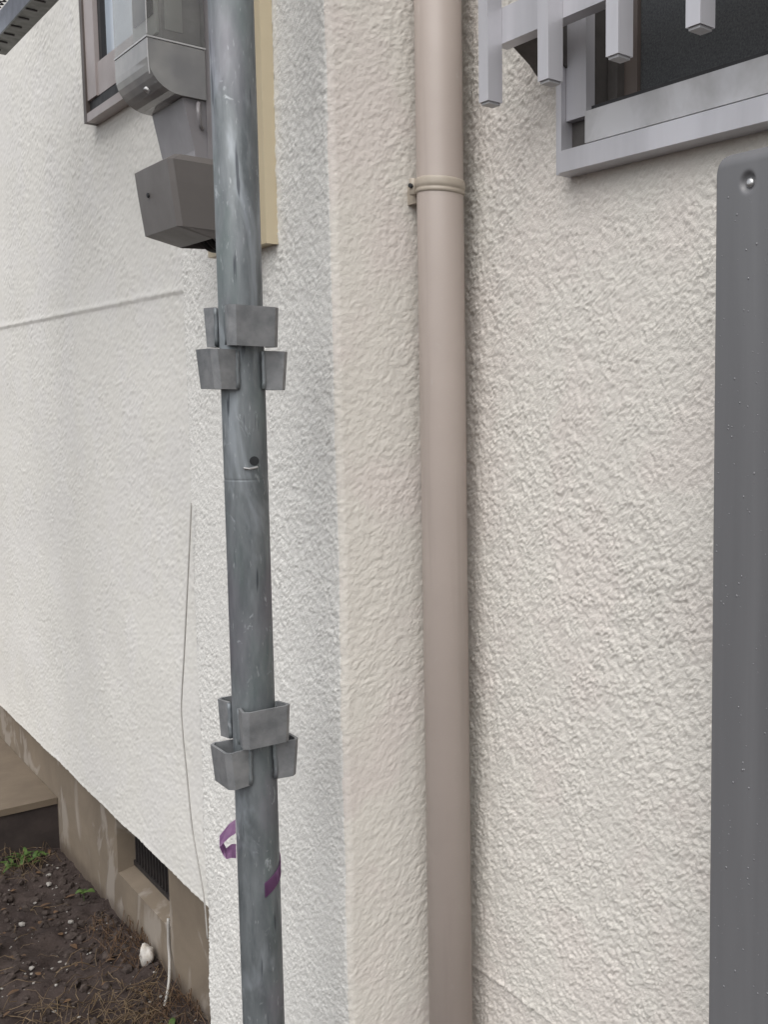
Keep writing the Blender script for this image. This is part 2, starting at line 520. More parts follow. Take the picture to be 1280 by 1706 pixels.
# right wall with window opening and a faint horizontal trowel joint
xs = seg((XC, -0.62, 0.0018), (-0.62, 0.2, 0.02), (0.2, 3.0, 0.2))
zs = seg((-0.05, 0.45, 0.02), (0.45, 2.0, 0.0018), (2.0, TOP, 0.03))
WX0, WX1, WZ0, WZ1 = -0.995, 0.35, 1.765, 2.75
A, B = np.meshgrid(xs, zs, indexing='ij')
Y = np.full_like(A, D2)
Y -= 0.0015 * np.exp(-((B - 0.648 - 0.004 * np.sin(A * 9)) / 0.0045) ** 2)
Y += 0.0015 * (B < 0.648)
Y += (vnoise(A * 6, B * 6, 9) - 0.5) * 0.004
cxm = (xs[:-1] + xs[1:]) / 2; czm = (zs[:-1] + zs[1:]) / 2
CA, CB = np.meshgrid(cxm, czm, indexing='ij')
keep = ~((CA > WX0) & (CA < WX1) & (CB > WZ0) & (CB < WZ1))
o = child('wall', grid_mesh('right_wall', np.stack([A, Y, B], -1), keep), 'stucco', house, True)
o['label'] = 'rough cream wall on the downpipe side'
# window reveal behind the frame
bm = bmesh.new()
add_box(bm, WX0 - 0.03, WX0, 0.80, 0.93, WZ0 - 0.03, WZ1)
add_box(bm, WX0, WX1, 0.80, 0.93, WZ0 - 0.03, WZ0)
o = child('window_reveal', finish(bm, 'reveal'), 'alu_dark', house)

# projecting pier: a front face, a rounded arris and the return face behind the downpipe
r = 0.010
path = [(XL + 0.004, y) for y in seg((D2 + 0.04, D1 + 0.005, 0.01))]
path += [(XL + 0.004 - 0.004 * math.sin(t) + 0.0, D1 + 0.005 - 0.005 * t / 1.571) for t in np.linspace(0.3, 1.2, 3)]
path += [(x, D1) for x in seg((XL + 0.004, XC - r, 0.0021))]
path += [(XC - r + r * math.sin(t), D1 + r - r * math.cos(t)) for t in np.linspace(0.12, 1.45, 7)]
path += [(XC, y) for y in seg((D1 + r, D2 + 0.02, 0.0021))]
path = np.array(path)
zs = seg((-0.05, 0.15, 0.03), (0.15, 2.0, 0.0019), (2.0, TOP, 0.03))
n_front = int(np.argmax(path[:, 0] >= XC - r * 0.4))
def pier_mesh(pp, seed):
    P = np.zeros((len(pp), len(zs), 3))
    P[:, :, 0] = pp[:, None, 0]; P[:, :, 1] = pp[:, None, 1]; P[:, :, 2] = zs[None]
    S = np.cumsum(np.r_[0, np.hypot(*np.diff(pp, axis=0).T)])
    w = (vnoise(S[:, None] * 9 + 3, zs[None] * 7, seed) - 0.5) * 0.004
    P[:, :, 1] += w; P[:, :, 0] += w * 0.4
    return grid_mesh('pier', P)
pm = pier_mesh(path, 11)
pier = child('pier', pm, 'stucco_fine', house, True)
pier['label'] = 'pale projecting pier that carries the meter board'
pm.materials.append(M['stucco_return'])                          # the return face keeps the coarser cream coat of the right wall
cx_ = np.zeros(len(pm.polygons) * 3); pm.polygons.foreach_get('center', cx_)
cxp = cx_.reshape(-1, 3)
pm.polygons.foreach_set('material_index', (cxp[:, 0] > XC - 0.006).astype(np.int32))

# left wall: overhanging foot, trowel joint, window opening
xs = seg((-9.0, -4.7, 0.06), (-4.7, -2.3, 0.0065), (-2.3, -1.9, 0.02), (-1.9, -1.70, 0.03))
prof = [(0.900, 0.331), (0.86, 0.331), (0.83, 0.330), (0.80, 0.329), (0.7875, 0.330), (0.7855, 0.333)]
for z in seg((0.337, 2.68, 0.0038), (2.68, TOP, 0.05)):
    y = D2 + (0.0020 if z < 1.70 else 0.0)
    y -= 0.0017 * math.exp(-((z - 1.704) / 0.007) ** 2)
    prof.append((y, z))
prof = np.array(prof)
P = np.zeros((len(xs), len(prof), 3))
P[:, :, 0] = xs[:, None]; P[:, :, 1] = prof[None, :, 0]; P[:, :, 2] = prof[None, :, 1]
wav = (vnoise(xs[:, None] * 5 + 40, prof[None, :, 1] * 5, 12) - 0.5) * 0.006
P[:, :, 1] += np.where(prof[None, :, 0] < 0.79, wav, 0)
foot = np.exp(-((prof[:, 1] - 0.33) / 0.02) ** 2)
P[:, :, 2] += foot[None] * (vnoise(xs * 14, xs * 0 + 3.3, 13)[:, None] - 0.5) * 0.004
LX0, LX1, LZ0, LZ1 = -2.885, -1.95, 2.185, 3.1
cxm = (xs[:-1] + xs[1:]) / 2; czm = (prof[:-1, 1] + prof[1:, 1]) / 2
CA, CB = np.meshgrid(cxm, czm, indexing='ij')
keep = ~((CA > LX0) & (CA < LX1) & (CB > LZ0) & (CB < LZ1))
o = child('wall', grid_mesh('left_wall', P, keep), 'stucco_far', house, True)
o['label'] = 'set-back pale wall with a horizontal trowel joint'

# foundation with the ventilation opening
FY = 0.815
VX0, VX1, VZ0 = -3.15, -2.71, 0.134
bm = bmesh.new()
add_box(bm, -9, VX0, FY, 1.1, -0.1, 0.36)
add_box(bm, VX1, -1.6, FY, 1.1, -0.1, 0.36)
add_prism(bm, [(VX0, FY, -0.1), (VX0, FY, VZ0 - 0.008), (VX0, FY + 0.06, VZ0 + 0.004), (VX0, 1.1, VZ0 + 0.004), (VX0, 1.1, -0.1)], (VX1 - VX0, 0, 0))
found = child('foundation', finish(bm, 'foundation'), 'foundation', house)
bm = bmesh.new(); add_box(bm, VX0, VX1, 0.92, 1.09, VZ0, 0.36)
child('vent_back', finish(bm, 'vent_back'), 'hole', house, sub=found)  # near-black block, darkness of the vent put into its colour
bm = bmesh.new()
add_box(bm, VX0, VX1, 0.856, 0.864, VZ0 + 0.004, VZ0 + 0.018)
add_box(bm, VX0, VX1, 0.856, 0.864, 0.315, 0.33)
child('vent_frame', finish(bm, 'vent_frame'), 'iron', house, sub=found)
vb = box('vent_bar', -0.003, 0.003, 0.857, 0.863, VZ0 + 0.018, 0.315)
vb.materials.append(M['iron'])
for k in range(17):
    b = bpy.data.objects.new('vent_bar', vb); COL.objects.link(b)
    b.parent = found; b.location = (VX0 + 0.02 + k * 0.025, 0, 0)

# right window (parts: window > rails, jamb, pane)
win = child('window', box('window_outer', WX0 - 0.0185, WX0 - 0.0085, 0.763, 0.81, 1.739, 2.75, 0.001), 'alu', house)
win['label'] = 'aluminium window with dark insect screen behind the lattice'
def wpart(name, me, mat): return child(name, me, mat, house, sub=win)
wpart('jamb', box('jamb', WX0 - 0.008, -0.966, 0.770, 0.783, 1.800, 2.75, 0.0012), 'alu')
wpart('jamb_liner', box('jamb_liner', WX0 - 0.008, -0.968, 0.7832, 0.84, 1.8002, 2.75), 'alu_dark')
wpart('jamb_notch_shade', box('jamb_notch_shade', WX0 - 0.008, -0.968, 0.779, 0.84, 1.766, 1.7995), 'alu_dark')  # dark block painted in for the shadowed gap below the jamb
wpart('sill', box('sill', WX0 - 0.0084, WX1 + 0.02, 0.758, 0.84, 1.739, 1.7635, 0.0015), 'alu')
wpart('sill_groove', box('sill_groove', WX0, WX1, 0.774, 0.84, 1.7636, 1.7685), 'gasket')
wpart('bottom_rail', box('bottom_rail', -0.9655, WX1, 0.768, 0.84, 1.7686, 1.804, 0.0015), 'alu_dull')
wpart('track', box('track', -0.9655, WX1, 0.778, 0.84, 1.8041, 1.812), 'gasket')
wpart('sash_stile', box('sash_stile', -0.9655, -0.948, 0.802, 0.83, 1.8122, 2.75, 0.001), 'alu_dark')
wpart('sash_stile', box('sash_stile', -0.9475, -0.925, 0.812, 0.83, 1.8122, 2.75, 0.001), 'bronze_dark')
wpart('screen_edge', box('screen_edge', -0.9245, WX1, 0.811, 0.83, 1.8122, 1.824, 0.001), 'bronze_dark')
wpart('insect_screen', box('insect_screen', -0.9245, WX1, 0.817, 0.822, 1.8242, 2.75), 'screen')
wpart('jamb', box('jamb', WX1, WX1 + 0.03, 0.765, 0.84, 1.7636, 2.75, 0.001), 'alu')

# left window
lw = child('window', box('left_window_outer', -2.917, -2.895, 0.757, 0.80, 2.140, 3.1, 0.001), 'bronze_dark', house)
lw['label'] = 'taupe framed window with pale reflecting glass behind the meter'
def lpart(name, me, mat): return child(name, me, mat, house, sub=lw)
lpart('jamb', box('jamb', -2.8945, -2.822, 0.761, 0.84, 2.1900, 3.1, 0.0015), 'bronze')
lpart('sill', box('sill', -2.8945, -1.93, 0.758, 0.84, 2.140, 2.160, 0.0015), 'bronze')
lpart('sill_groove', box('sill_groove', -2.8945, -1.93, 0.766, 0.84, 2.1601, 2.1895), 'gasket')
lpart('bottom_rail', box('bottom_rail', -2.8215, -1.93, 0.765, 0.84, 2.1900, 2.265, 0.0015), 'bronze')
lpart('gasket', box('gasket', -2.8215, -2.800, 0.771, 0.84, 2.2652, 3.1), 'gasket')
lpart('pane', box('pane', -2.7995, -1.93, 0.782, 0.787, 2.2652, 3.1), 'pane')

# ------------------------------------------------------------------ step by the foundation
step = empty('concrete_step', (-4.3, 0.4, 0), 'low mortar step with tan top and dark brown riser against the foundation', 'step')
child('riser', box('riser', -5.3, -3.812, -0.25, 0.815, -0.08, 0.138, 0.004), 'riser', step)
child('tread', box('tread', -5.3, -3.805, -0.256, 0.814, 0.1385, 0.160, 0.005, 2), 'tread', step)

# ------------------------------------------------------------------ downpipe
PX, PY = -1.229, 0.736
dp = empty('downpipe', (PX, PY, 0), 'taupe round plastic downpipe in the wall corner', 'downpipe')
child('pipe', lathe('pipe', [(0.0300, -0.02), (0.0300, 1.60), (0.0300, TOP)], PX, PY, 64), 'pvc', dp, True)
CZ = 1.741
pr = [(0.0302, CZ), (0.0313, CZ + 0.0008), (0.0319, CZ + 0.0025), (0.0317, CZ + 0.0045), (0.0309, CZ + 0.0058), (0.0309, CZ + 0.0066),
      (0.0319, CZ + 0.0078), (0.0323, CZ + 0.0110), (0.0320, CZ + 0.0160), (0.0313, CZ + 0.0188), (0.0302, CZ + 0.0192)]
clip = child('clip', lathe('clip', pr, PX, PY, 64), 'pvc_clip', dp, True)
lug = (PX - 0.0225, PY - 0.0262)
child('hinge', lathe('hinge', [(0.0045, CZ - 0.001), (0.0055, CZ), (0.0055, CZ + 0.019), (0.0045, CZ + 0.020)], lug[0], lug[1], 14), 'pvc_clip', dp, True, sub=clip)
child('bolt', lathe('bolt', [(0.0032, 0), (0.0032, 0.003), (0.002, 0.004)], 0, 0, 8, (0.6, -0.8, 0), (lug[0] + 0.002, lug[1] - 0.0045, CZ + 0.010)), 'hole', dp, sub=clip)
child('leg', box('leg', XC - 0.012, PX - 0.024, PY - 0.022, PY - 0.018, CZ - 0.010, CZ + 0.014, 0.0008), 'pvc_clip', dp, sub=clip)

# ------------------------------------------------------------------ meter board and electricity meter
mb = box('meter_board', -1.655, -1.437, 0.590, 0.6065, 1.684, 2.40, 0.006, 3)
o = link('meter_board', mb, 'board')
tag(o, 'cream painted board on the pier behind the electricity meter', 'board')

mt = empty('electricity_meter', (-1.54, 0.581, 1.70), 'grey electricity meter with clear plastic cover on the cream board', 'meter')
X0, X1 = -1.606, -1.470
child('back_case', box('back_case', X0 + 0.004, X1 - 0.004, 0.530, 0.5805, 1.70, 2.25, 0.004, 2), 'neckgrey', mt)
# clear upper cover: a shell open at the back
def shell(name, z0, z1, yf, yb, bottom_curve=0.0, bev=0.006):
    """cover seen as a moulded skin with a lower front corner rounded by bottom_curve"""
    pts = []
    if bottom_curve:
        for k in range(9):
            t = k / 8 * math.pi / 2
            pts.append((yf + bottom_curve * (1 - math.sin(t)), z0 + bottom_curve * (1 - math.cos(t))))
        pts = [(yb, z0)] + pts
    else:
        pts = [(yb, z0), (yf, z0)]
    pts += [(yf, z1), (yb, z1)]
    return prism(name, [(X0, y, z) for y, z in pts], (X1 - X0, 0, 0), bev, 3, 50)
up = child('clear_cover', shell('clear_cover', 1.9335, 2.25, 0.458, 0.529, 0), 'clear', mt)
lo = child('lower_cover', shell('lower_cover', 1.866, 1.9295, 0.458, 0.529, 0.040), 'smoky', mt)
rim = prism('rim', [(X0 - 0.0007, y, z) for y, z in ((0.4572, 1.9304), (0.530, 1.9304), (0.530, 1.9326), (0.4572, 1.9326))], (X1 - X0 + 0.0014, 0, 0), 0.0005)
child('rim', rim, 'rim', mt)
child('edge_highlight', tube('edge_highlight', [(X1, 0.4595, 1.885), (X1, 0.4585, 1.90), (X1, 0.4583, 1.9285)], 0.0008, 6), 'rim', mt, sub=lo)  # pale strip stands in for the highlight along the cover edge
child('edge_highlight', tube('edge_highlight', [(X1, 0.4583, 1.9345), (X1, 0.4583, 2.24)], 0.0008, 6), 'rim', mt, sub=up)  # same painted highlight on the upper cover's edge
child('inner_works', box('inner_works', X0 + 0.012, X1 - 0.012, 0.480, 0.528, 1.885, 2.24, 0.003), 'inner', mt)
child('side_coil', box('side_coil', X1 - 0.0118, X1 - 0.008, 0.495, 0.522, 1.895, 1.918, 0.002), 'black', mt)
child('side_block', box('side_block', X1 - 0.0118, X1 - 0.009, 0.484, 0.505, 1.948, 1.99, 0.002), 'plate', mt)
child('name_plate', box('name_plate', X0 + 0.02, X1 - 0.02, 0.4765, 0.4795, 1.945, 2.2), 'plate', mt)
child('display_frame', box('display_frame', X0 + 0.03, X1 - 0.03, 0.4740, 0.4763, 1.97, 2.02, 0.001), 'black', mt)
# neck between cover and terminals
child('neck', prism('neck', [(X0 + 0.006, y, z) for y, z in ((0.5795, 1.782), (0.5795, 1.8655), (0.501, 1.8655), (0.514, 1.800), (0.514, 1.782))], (X1 - X0 - 0.012, 0, 0), 0.004, 3, 20), 'neckgrey', mt)
child('seal_loop', tube('seal_loop', spline([(X1 - 0.004, 0.520, 1.862), (X1 + 0.006, 0.516, 1.848), (X1 + 0.003, 0.519, 1.832), (X1 - 0.006, 0.524, 1.83)], 6), 0.0025, 6), 'neckgrey', mt)
child('seal_screw', lathe('seal_screw', [(0.004, 0), (0.004, 0.003), (0.003, 0.004)], 0, 0, 10, (0, -0.7, -0.7), (X1 - 0.03, 0.466, 1.873)), 'screw', mt)
# terminal cover: tapered downwards, lip at the back, open below
bm = bmesh.new()
def ring(z, yf, xe, c):
    return [bm.verts.new(p) for p in ((X0 - xe, 0.5795, z), (X0 - xe, yf + c, z), (X0 - xe + c * 0.5, yf, z), (X1 + xe - c, yf, z), (X1 + xe, yf + c, z), (X1 + xe, 0.5795, z))]
ra = ring(1.698, 0.487, 0.001, 0.006); rb = ring(1.755, 0.480, 0.003, 0.006); rc = ring(1.783, 0.477, 0.003, 0.006); rd = ring(1.7915, 0.489, -0.004, 0.006)
for p, q in ((ra, rb), (rb, rc), (rc, rd)):
    for k in range(6):
        bm.faces.new((p[k], p[(k + 1) % 6], q[(k + 1) % 6], q[k]))
bm.faces.new(rd)
ri = [bm.verts.new(p) for p in ((X0 + 0.004, 0.579, 1.690), (X0 + 0.004, 0.534, 1.687), (X0 + 0.006, 0.532, 1.687), (X1 - 0.006, 0.532, 1.687), (X1 - 0.004, 0.534, 1.687), (X1 - 0.004, 0.579, 1.690))]
ru = [bm.verts.new((v.co.x, v.co.y, 1.745)) for v in ri]
for k in range(6):
    bm.faces.new((ra[k], ri[k], ri[(k + 1) % 6], ra[(k + 1) % 6]))
    bm.faces.new((ri[k], ru[k], ru[(k + 1) % 6], ri[(k + 1) % 6]))
bm.faces.new(ru)
tc = child('terminal_cover', finish(bm, 'terminal_cover', 0.0045, 3, 25), 'terminal', mt)
child('cover_screw', lathe('cover_screw', [(0.0035, 0), (0.0035, 0.0012), (0.002, 0.002)], 0, 0, 10, (0, -1, -0.1), (X0 + 0.045, 0.4800, 1.748)), 'hole', mt, sub=tc)
for k, xx in enumerate((-1.585, -1.56, -1.525, -1.50)):
    child('lead', tube('lead', spline([(xx, 0.555, 1.744), (xx, 0.556, 1.705), (xx, 0.566, 1.690), (xx, 0.579, 1.688)], 5), 0.005, 8), 'black', mt, True)

# ------------------------------------------------------------------ scaffold post
QX, QY, QR = -1.2473, 0.4795, 0.0243
sp = empty('scaffold_post', (QX, QY, 0), 'weathered galvanised scaffold post with wedge pockets in front of the pier', 'scaffold post')
prof = [(QR, 0.02), (QR, 0.6), (QR, 1.0)]
for z in (1.377,):
    prof += [(QR, z - 0.05), (QR, z - 0.0021), (QR, z - 0.0018), (QR - 0.0003, z - 0.0008), (QR - 0.0003, z + 0.0008), (QR, z + 0.0018), (QR, z + 0.0021), (QR, z + 0.05)]
prof.append((QR, 2.6))
post_parts = []
def pp(name, me, mat, smooth=False, sub=None):
    o = child(name, me, mat, sp, smooth, sub); post_parts.append(o); return o
pst = pp('tube', lathe('tube', prof, QX, QY, 56), 'galv', True)
pp('base_plate', box('base_plate', QX - 0.07, QX + 0.07, QY - 0.07, QY + 0.07, 0.0, 0.02, 0.002), 'galv')
def pocket(zt, zb, ang):
    """bent plate pocket: front plate and two cheeks, narrower towards the foot"""
    bm = bmesh.new()
    th = 0.0032
    def outline(d, h):
        ix = 0.016
        o = [(ix, -h * 0.86), (d - 0.006, -h), (d, -h + 0.006), (d, h - 0.006), (d - 0.006, h), (ix, h * 0.86)]
        i = [(ix, h * 0.86 - th), (d - 0.007, h - th), (d - th, h - 0.008), (d - th, -h + 0.008), (d - 0.007, -h + th), (ix, -h * 0.86 + th)]
        return o + i
    T = outline(0.0445, 0.0285); Bq = outline(0.0408, 0.0275)
    c, s = math.cos(ang), math.sin(ang)
    tv = [bm.verts.new((QX + c * x - s * y, QY + s * x + c * y, zt)) for x, y in T]
    bv = [bm.verts.new((QX + c * x - s * y, QY + s * x + c * y, zb)) for x, y in Bq]
    n = len(T)
    for k in range(n):
        bm.faces.new((bv[k], bv[(k + 1) % n], tv[(k + 1) % n], tv[k]))
    for k in range(5):
        bm.faces.new((tv[k], tv[k + 1], tv[10 - k], tv[11 - k]))
        bm.faces.new((bv[k + 1], bv[k], bv[11 - k], bv[10 - k]))
    return finish(bm, 'pocket', 0.0006, 1, 40)
def weld(zt, zb, ang, sg):
    bm = bmesh.new(); c, s = math.cos(ang), math.sin(ang)
    pts = []
    for j in range(7):
        x, y = 0.0150 + random.uniform(-0.0006, 0.0006), sg * (0.0230 + random.uniform(-0.0005, 0.0007))
        pts.append((QX + c * x - s * y, QY + s * x + c * y, zb + 0.001 + (zt - zb - 0.002) * j / 6))
    add_tube(bm, pts, 0.0026, 6)
    return finish(bm, 'weld')
for zt in (1.5775, 1.1055, 2.05, 0.633):
    for a, dz in ((0, 0), (math.pi, 0), (math.pi / 2, 0.0495), (-math.pi / 2, 0.0495)):
        pk = pp('wedge_pocket', pocket(zt - dz, zt - dz - 0.0455, a), 'galv_plate')
        for sg in (-1, 1):
            pp('weld', weld(zt - dz, zt - dz - 0.0455, a, sg), 'galv', True, sub=pk)
pp('pin_hole', lathe('pin_hole', [(0.0055, -0.004), (0.0055, 0.0006), (0.003, 0.0008)], 0, 0, 16, (1, 0.02, 0), (QX + QR - 0.0002, QY + 0.0006, 1.3995)), 'hole', sub=pst)  # dark disc on the tube, the hole's shade put into colour
pp('pin_lip', tube('pin_lip', [(QX + QR - 0.0004, QY - 0.012, 1.3915), (QX + QR + 0.0008, QY - 0.006, 1.3905), (QX + QR + 0.0006, QY + 0.004, 1.3925)], 0.0014, 6), 'screw', sub=pst)

# purple tape left on the post
def ribbon(name, pts, w, th=0.0005):
    bm = bmesh.new()
    L, Rr = [], []
    for p, wv in pts:
        p = Vector(p); wv = Vector(wv).normalized() * w / 2
        L.append((p - wv)); Rr.append((p + wv))
    va = [bm.verts.new(p) for p in L]; vb_ = [bm.verts.new(p) for p in Rr]
    for i in range(len(va) - 1):
        bm.faces.new((va[i], va[i + 1], vb_[i + 1], vb_[i]))
    bmesh.ops.solidify(bm, geom=bm.faces[:], thickness=th)
    return finish(bm, name)
pts = []
for k in range(26):                                        # wraps round the back and comes out on the right-hand face
    a = R_(118 - 0 - k * (118 + 34 - 0) / 25 * -1) if False else R_(205 - k * 8.5)
    zz = 0.930 - k * 0.0022
    pts.append(((QX + (QR + 0.0012) * math.cos(a), QY + (QR + 0.0012) * math.sin(a), zz), (0.0, 0.0, 1)))
band = ribbon('tape_band', pts, 0.019)
tape = link('purple_tape', band, 'tape', None, True)
tag(tape, 'scrap of purple tape wrapped round the lower scaffold post', 'tape')
nL = Vector((-0.36, -0.93, 0)); fw = Vector((0.93, -0.36, 0))
c0 = Vector((QX, QY, 0)) + nL * (QR + 0.0005)
lp = [(0.000, 0.9515, 0.0), (0.008, 0.948, 0.003), (0.0205, 0.9365, 0.006), (0.0165, 0.9260, 0.002), (0.0125, 0.9205, 0.008), (0.0060, 0.9235, 0.010), (0.0003, 0.9215, 0.006)]
pts = [(c0 + nL * a * 0.9 + fw * (b * 0.6) + Vector((0, 0, z)), Vector((0.93, -0.36, (-1.5, -1.1, -0.6, -1.0, -0.5, -1.2, -1.6)[i]))) for i, (a, z, b) in enumerate(lp)]
pts = [(p, w) for p, w in pts]
o = bpy.data.objects.new('loose_end', ribbon('tape_loop', pts, 0.017)); COL.objects.link(o)
o.data.materials.append(M['tape']); o.parent = tape

# ------------------------------------------------------------------ scaffold deck, far transom
dk = empty('scaffold_deck', (-2.2, 0.50, 2.29), 'galvanised mesh scaffold deck overhead, beside the far wall', 'scaffold deck')
DZ = 2.293
for ya, yb, yw in ((0.580, 0.620, 0.580), (0.380, 0.420, 0.4165)):
    child('flange', box('flange', -3.02, -1.33, ya, yb, DZ, DZ + 0.004, 0.001), 'deck_dull', dk)
    child('web', box('web', -3.00, -1.33, yw, yw + 0.0035, DZ + 0.0042, DZ + 0.052, 0.001), 'deck', dk)
rv = box('stiffener', -0.003, 0.003, 0.582, 0.602, DZ - 0.0025, DZ - 0.0005)
rv.materials.append(M['iron'])
for k in range(24):
    b = bpy.data.objects.new('stiffener', rv); COL.objects.link(b); b.parent = dk
    b.matrix_parent_inverse = Matrix.Translation(-Vector(dk.location)); b.location = (-2.98 + k * 0.07, 0, 0)
bm = bmesh.new()
for k in range(-8, 70):
    for sgn in (1, -1):
        xa = -3.0 + k * 0.026
        xb = xa + sgn * 0.18
        p, q = Vector((xa, 0.421, DZ + 0.054 + (0.001 if sgn > 0 else 0))), Vector((xb, 0.579, DZ + 0.054 + (0.001 if sgn > 0 else 0)))
        if min(xa, xb) < -3.0 or max(xa, xb) > -1.34: continue
        add_tube(bm, [p, q], 0.0018, 4)
o = child('deck_mesh', finish(bm, 'deck_mesh'), 'iron', dk); o['kind'] = 'stuff'
for x, sx in ((-3.02, -1), (-1.33, 1)):
    child('end_rail', box('end_rail', x - 0.012, x + 0.012, 0.4205, 0.5795, DZ + 0.0045, DZ + 0.044, 0.001), 'deck', dk)
tr = link('scaffold_transom', tube('transom', [(-3.075, -0.6, 2.275), (-3.075, 0.60, 2.275)], 0.0215, 20), 'galv', None, True)
tag(tr, 'horizontal steel tube carrying the far end of the overhead deck', 'scaffold tube')
p2 = link('scaffold_post', lathe('far_post', [(QR, 0.0), (QR, 3.0)], -3.125, 0.4795, 28), 'galv', None, True)
tag(p2, 'far scaffold post at the outer end of the overhead deck', 'scaffold post')

# ------------------------------------------------------------------ window lattice
la = empty('window_lattice', (-0.6, 0.72, 1.82), 'aluminium lattice of square bars fixed before the dark window', 'lattice')
bar = box('bar', 0, 0.0195, 0.695, 0.7145, 1.819, 2.8, 0.0028, 1)
bar.materials.append(M['alu'])
cap = box('end_cap', 0.002, 0.0175, 0.697, 0.7125, 1.8162, 1.8189, 0.0012)
cap.materials.append(M['alu_dull'])
for k in range(10):
    b = bpy.data.objects.new('bar', bar); COL.objects.link(b); b.parent = la
    b.matrix_parent_inverse = Matrix.Translation(-Vector(la.location)); b.location = (-1.072 + k * 0.116, 0, 0)
    c = bpy.data.objects.new('end_cap', cap); COL.objects.link(c); c.parent = b
for z in (1.886, 2.55):
    child('rail', box('rail', -1.0665, 0.02, 0.7147, 0.731, z, z + 0.040, 0.001), 'alu', la)
for xx in (-1.056, -0.1):
    bpts = [(xx, 0.7312, 1.888), (xx, 0.7312, 1.922), (xx, 0.783, 1.922), (xx, 0.783, 1.858), (xx, 0.775, 1.858), (xx, 0.766, 1.862), (xx, 0.756, 1.872)]
    child('bracket', prism('bracket', bpts, (0.055, 0, 0), 0.001), 'alu_dark', la)

# ------------------------------------------------------------------ grey steel cover on the right
pc = empty('steel_cover', (-0.5, 0.785, 0.2), 'grey painted steel cover beaded with rain below the window', 'cover')
CX0, CX1, CZ0, CZ1, CY = -0.6725, -0.34, 0.20, 1.698, 0.690
xs = seg((CX0, CX0 + 0.012, 0.0012), (CX0 + 0.012, -0.65, 0.002), (-0.65, -0.615, 0.0009), (-0.615, CX1 - 0.012, 0.012), (CX1 - 0.012, CX1, 0.0012))
zs = seg((CZ0, CZ0 + 0.02, 0.004), (CZ0 + 0.02, 1.63, 0.03), (1.63, 1.648, 0.003), (1.648, 1.686, 0.0009), (1.686, CZ1, 0.0014))
A, B = np.meshgrid(xs, zs, indexing='ij')
def rnd(d, r):
    t = np.clip(r - d, 0, r); return r - np.sqrt(np.maximum(r * r - t * t, 0))
RC = 0.020                                                        # rounded upper corners
def corner(A, B):
    u = np.minimum(A - CX0, CX1 - A); w = CZ1 - B
    return np.where((u < RC) & (w < RC), RC - np.hypot(RC - u, RC - w), np.minimum(u, w))
top_w = np.clip((B - (CZ1 - 0.05)) / 0.03, 0, 1)
ed = corner(A, B)
edge = np.maximum(rnd(ed, 0.0035), rnd(CZ1 - B, 0.014))
Y = CY + edge
SXc, SZc = -0.6325, 1.6675
dd = np.hypot(A - SXc, B - SZc)
Y += 0.0042 * (1 / (1 + np.exp((dd - 0.0078) / 0.0009)))           # pressed dimple for the screw
# cut upper left corner
P = np.stack([A, Y, B], -1)
cxm = (xs[:-1] + xs[1:]) / 2; czm = (zs[:-1] + zs[1:]) / 2
CA, CB = np.meshgrid(cxm, czm, indexing='ij')
keep = corner(CA, CB) > -0.0003
child('front', grid_mesh('cover_front', P, keep), 'greypaint', pc, True)
bm = bmesh.new()
q = 0.0012
ol = [(CX0 + q, CZ0)] + [(CX0 + RC - (RC - q) * math.cos(t), CZ1 - RC + (RC - q) * math.sin(t)) for t in np.linspace(0, 1.5708, 9)]
ol += [(CX1 - RC + (RC - q) * math.sin(t), CZ1 - RC + (RC - q) * math.cos(t)) for t in np.linspace(0, 1.5708, 9)] + [(CX1 - q, CZ0)]
add_prism(bm, [(x, CY + 0.013, z) for x, z in ol], (0, 0.085, 0))
child('side_case', finish(bm, 'cover_side'), 'greypaint', pc)
child('screw', lathe('screw', [(0.0045, -0.002), (0.0045, 0.0008), (0.0038, 0.0020), (0.0022, 0.0027), (0.0006, 0.0029)], 0, 0, 18, (0.15, -1, 0.1), (SXc, CY + 0.0042, SZc)), 'screw', pc, True)
drops = []
for k in range(1700):
    x = CX0 + 0.006 + (random.random()) * 0.32; z = 0.35 + random.random() * 1.32
    if math.hypot(x - SXc, z - SZc) < 0.012: continue
    rr = 0.0004 + 0.0009 * random.random() ** 3
    drops.append(Matrix.Translation((x, CY, z)) @ Matrix.Diagonal((rr, rr * 0.45, rr * random.uniform(1.0, 1.4), 1)))
o = child('raindrops', scatter('raindrops', drops), 'drop', pc, True); o['kind'] = 'stuff'

pc.rotation_euler = (0, -0.0065, 0)                        # hangs a hair out of plumb
pc.location.x += 0.0044

# ------------------------------------------------------------------ cables
cb = link('hanging_cable', tube('hanging_cable', spline([(-1.7938, 0.5985, 1.300), (-1.8062, 0.598, 1.2367), (-1.8268, 0.598, 1.1527), (-1.8587, 0.598, 1.0224), (-1.8739, 0.598, 0.9662), (-1.8813, 0.598, 0.927), (-1.8775, 0.598, 0.8792), (-1.8663, 0.598, 0.8171), (-1.8495, 0.598, 0.724), (-1.8214, 0.598, 0.657), (-1.806, 0.599, 0.6102), (-1.800, 0.600, 0.54)], 6), 0.0012, 6), 'cable', None, True)
tag(cb, 'thin grey cable hanging down the left edge of the pier', 'cable')
c2 = link('ground_cable', tube('ground_cable', spline([(-2.716, 0.812, 0.155), (-2.716, 0.810, 0.09), (-2.700, 0.806, 0.05), (-2.66, 0.79, 0.012), (-2.60, 0.76, -0.01)], 6), 0.0035, 8), 'cable', None, True)
tag(c2, 'short grey cable running down the foundation into the soil', 'cable')

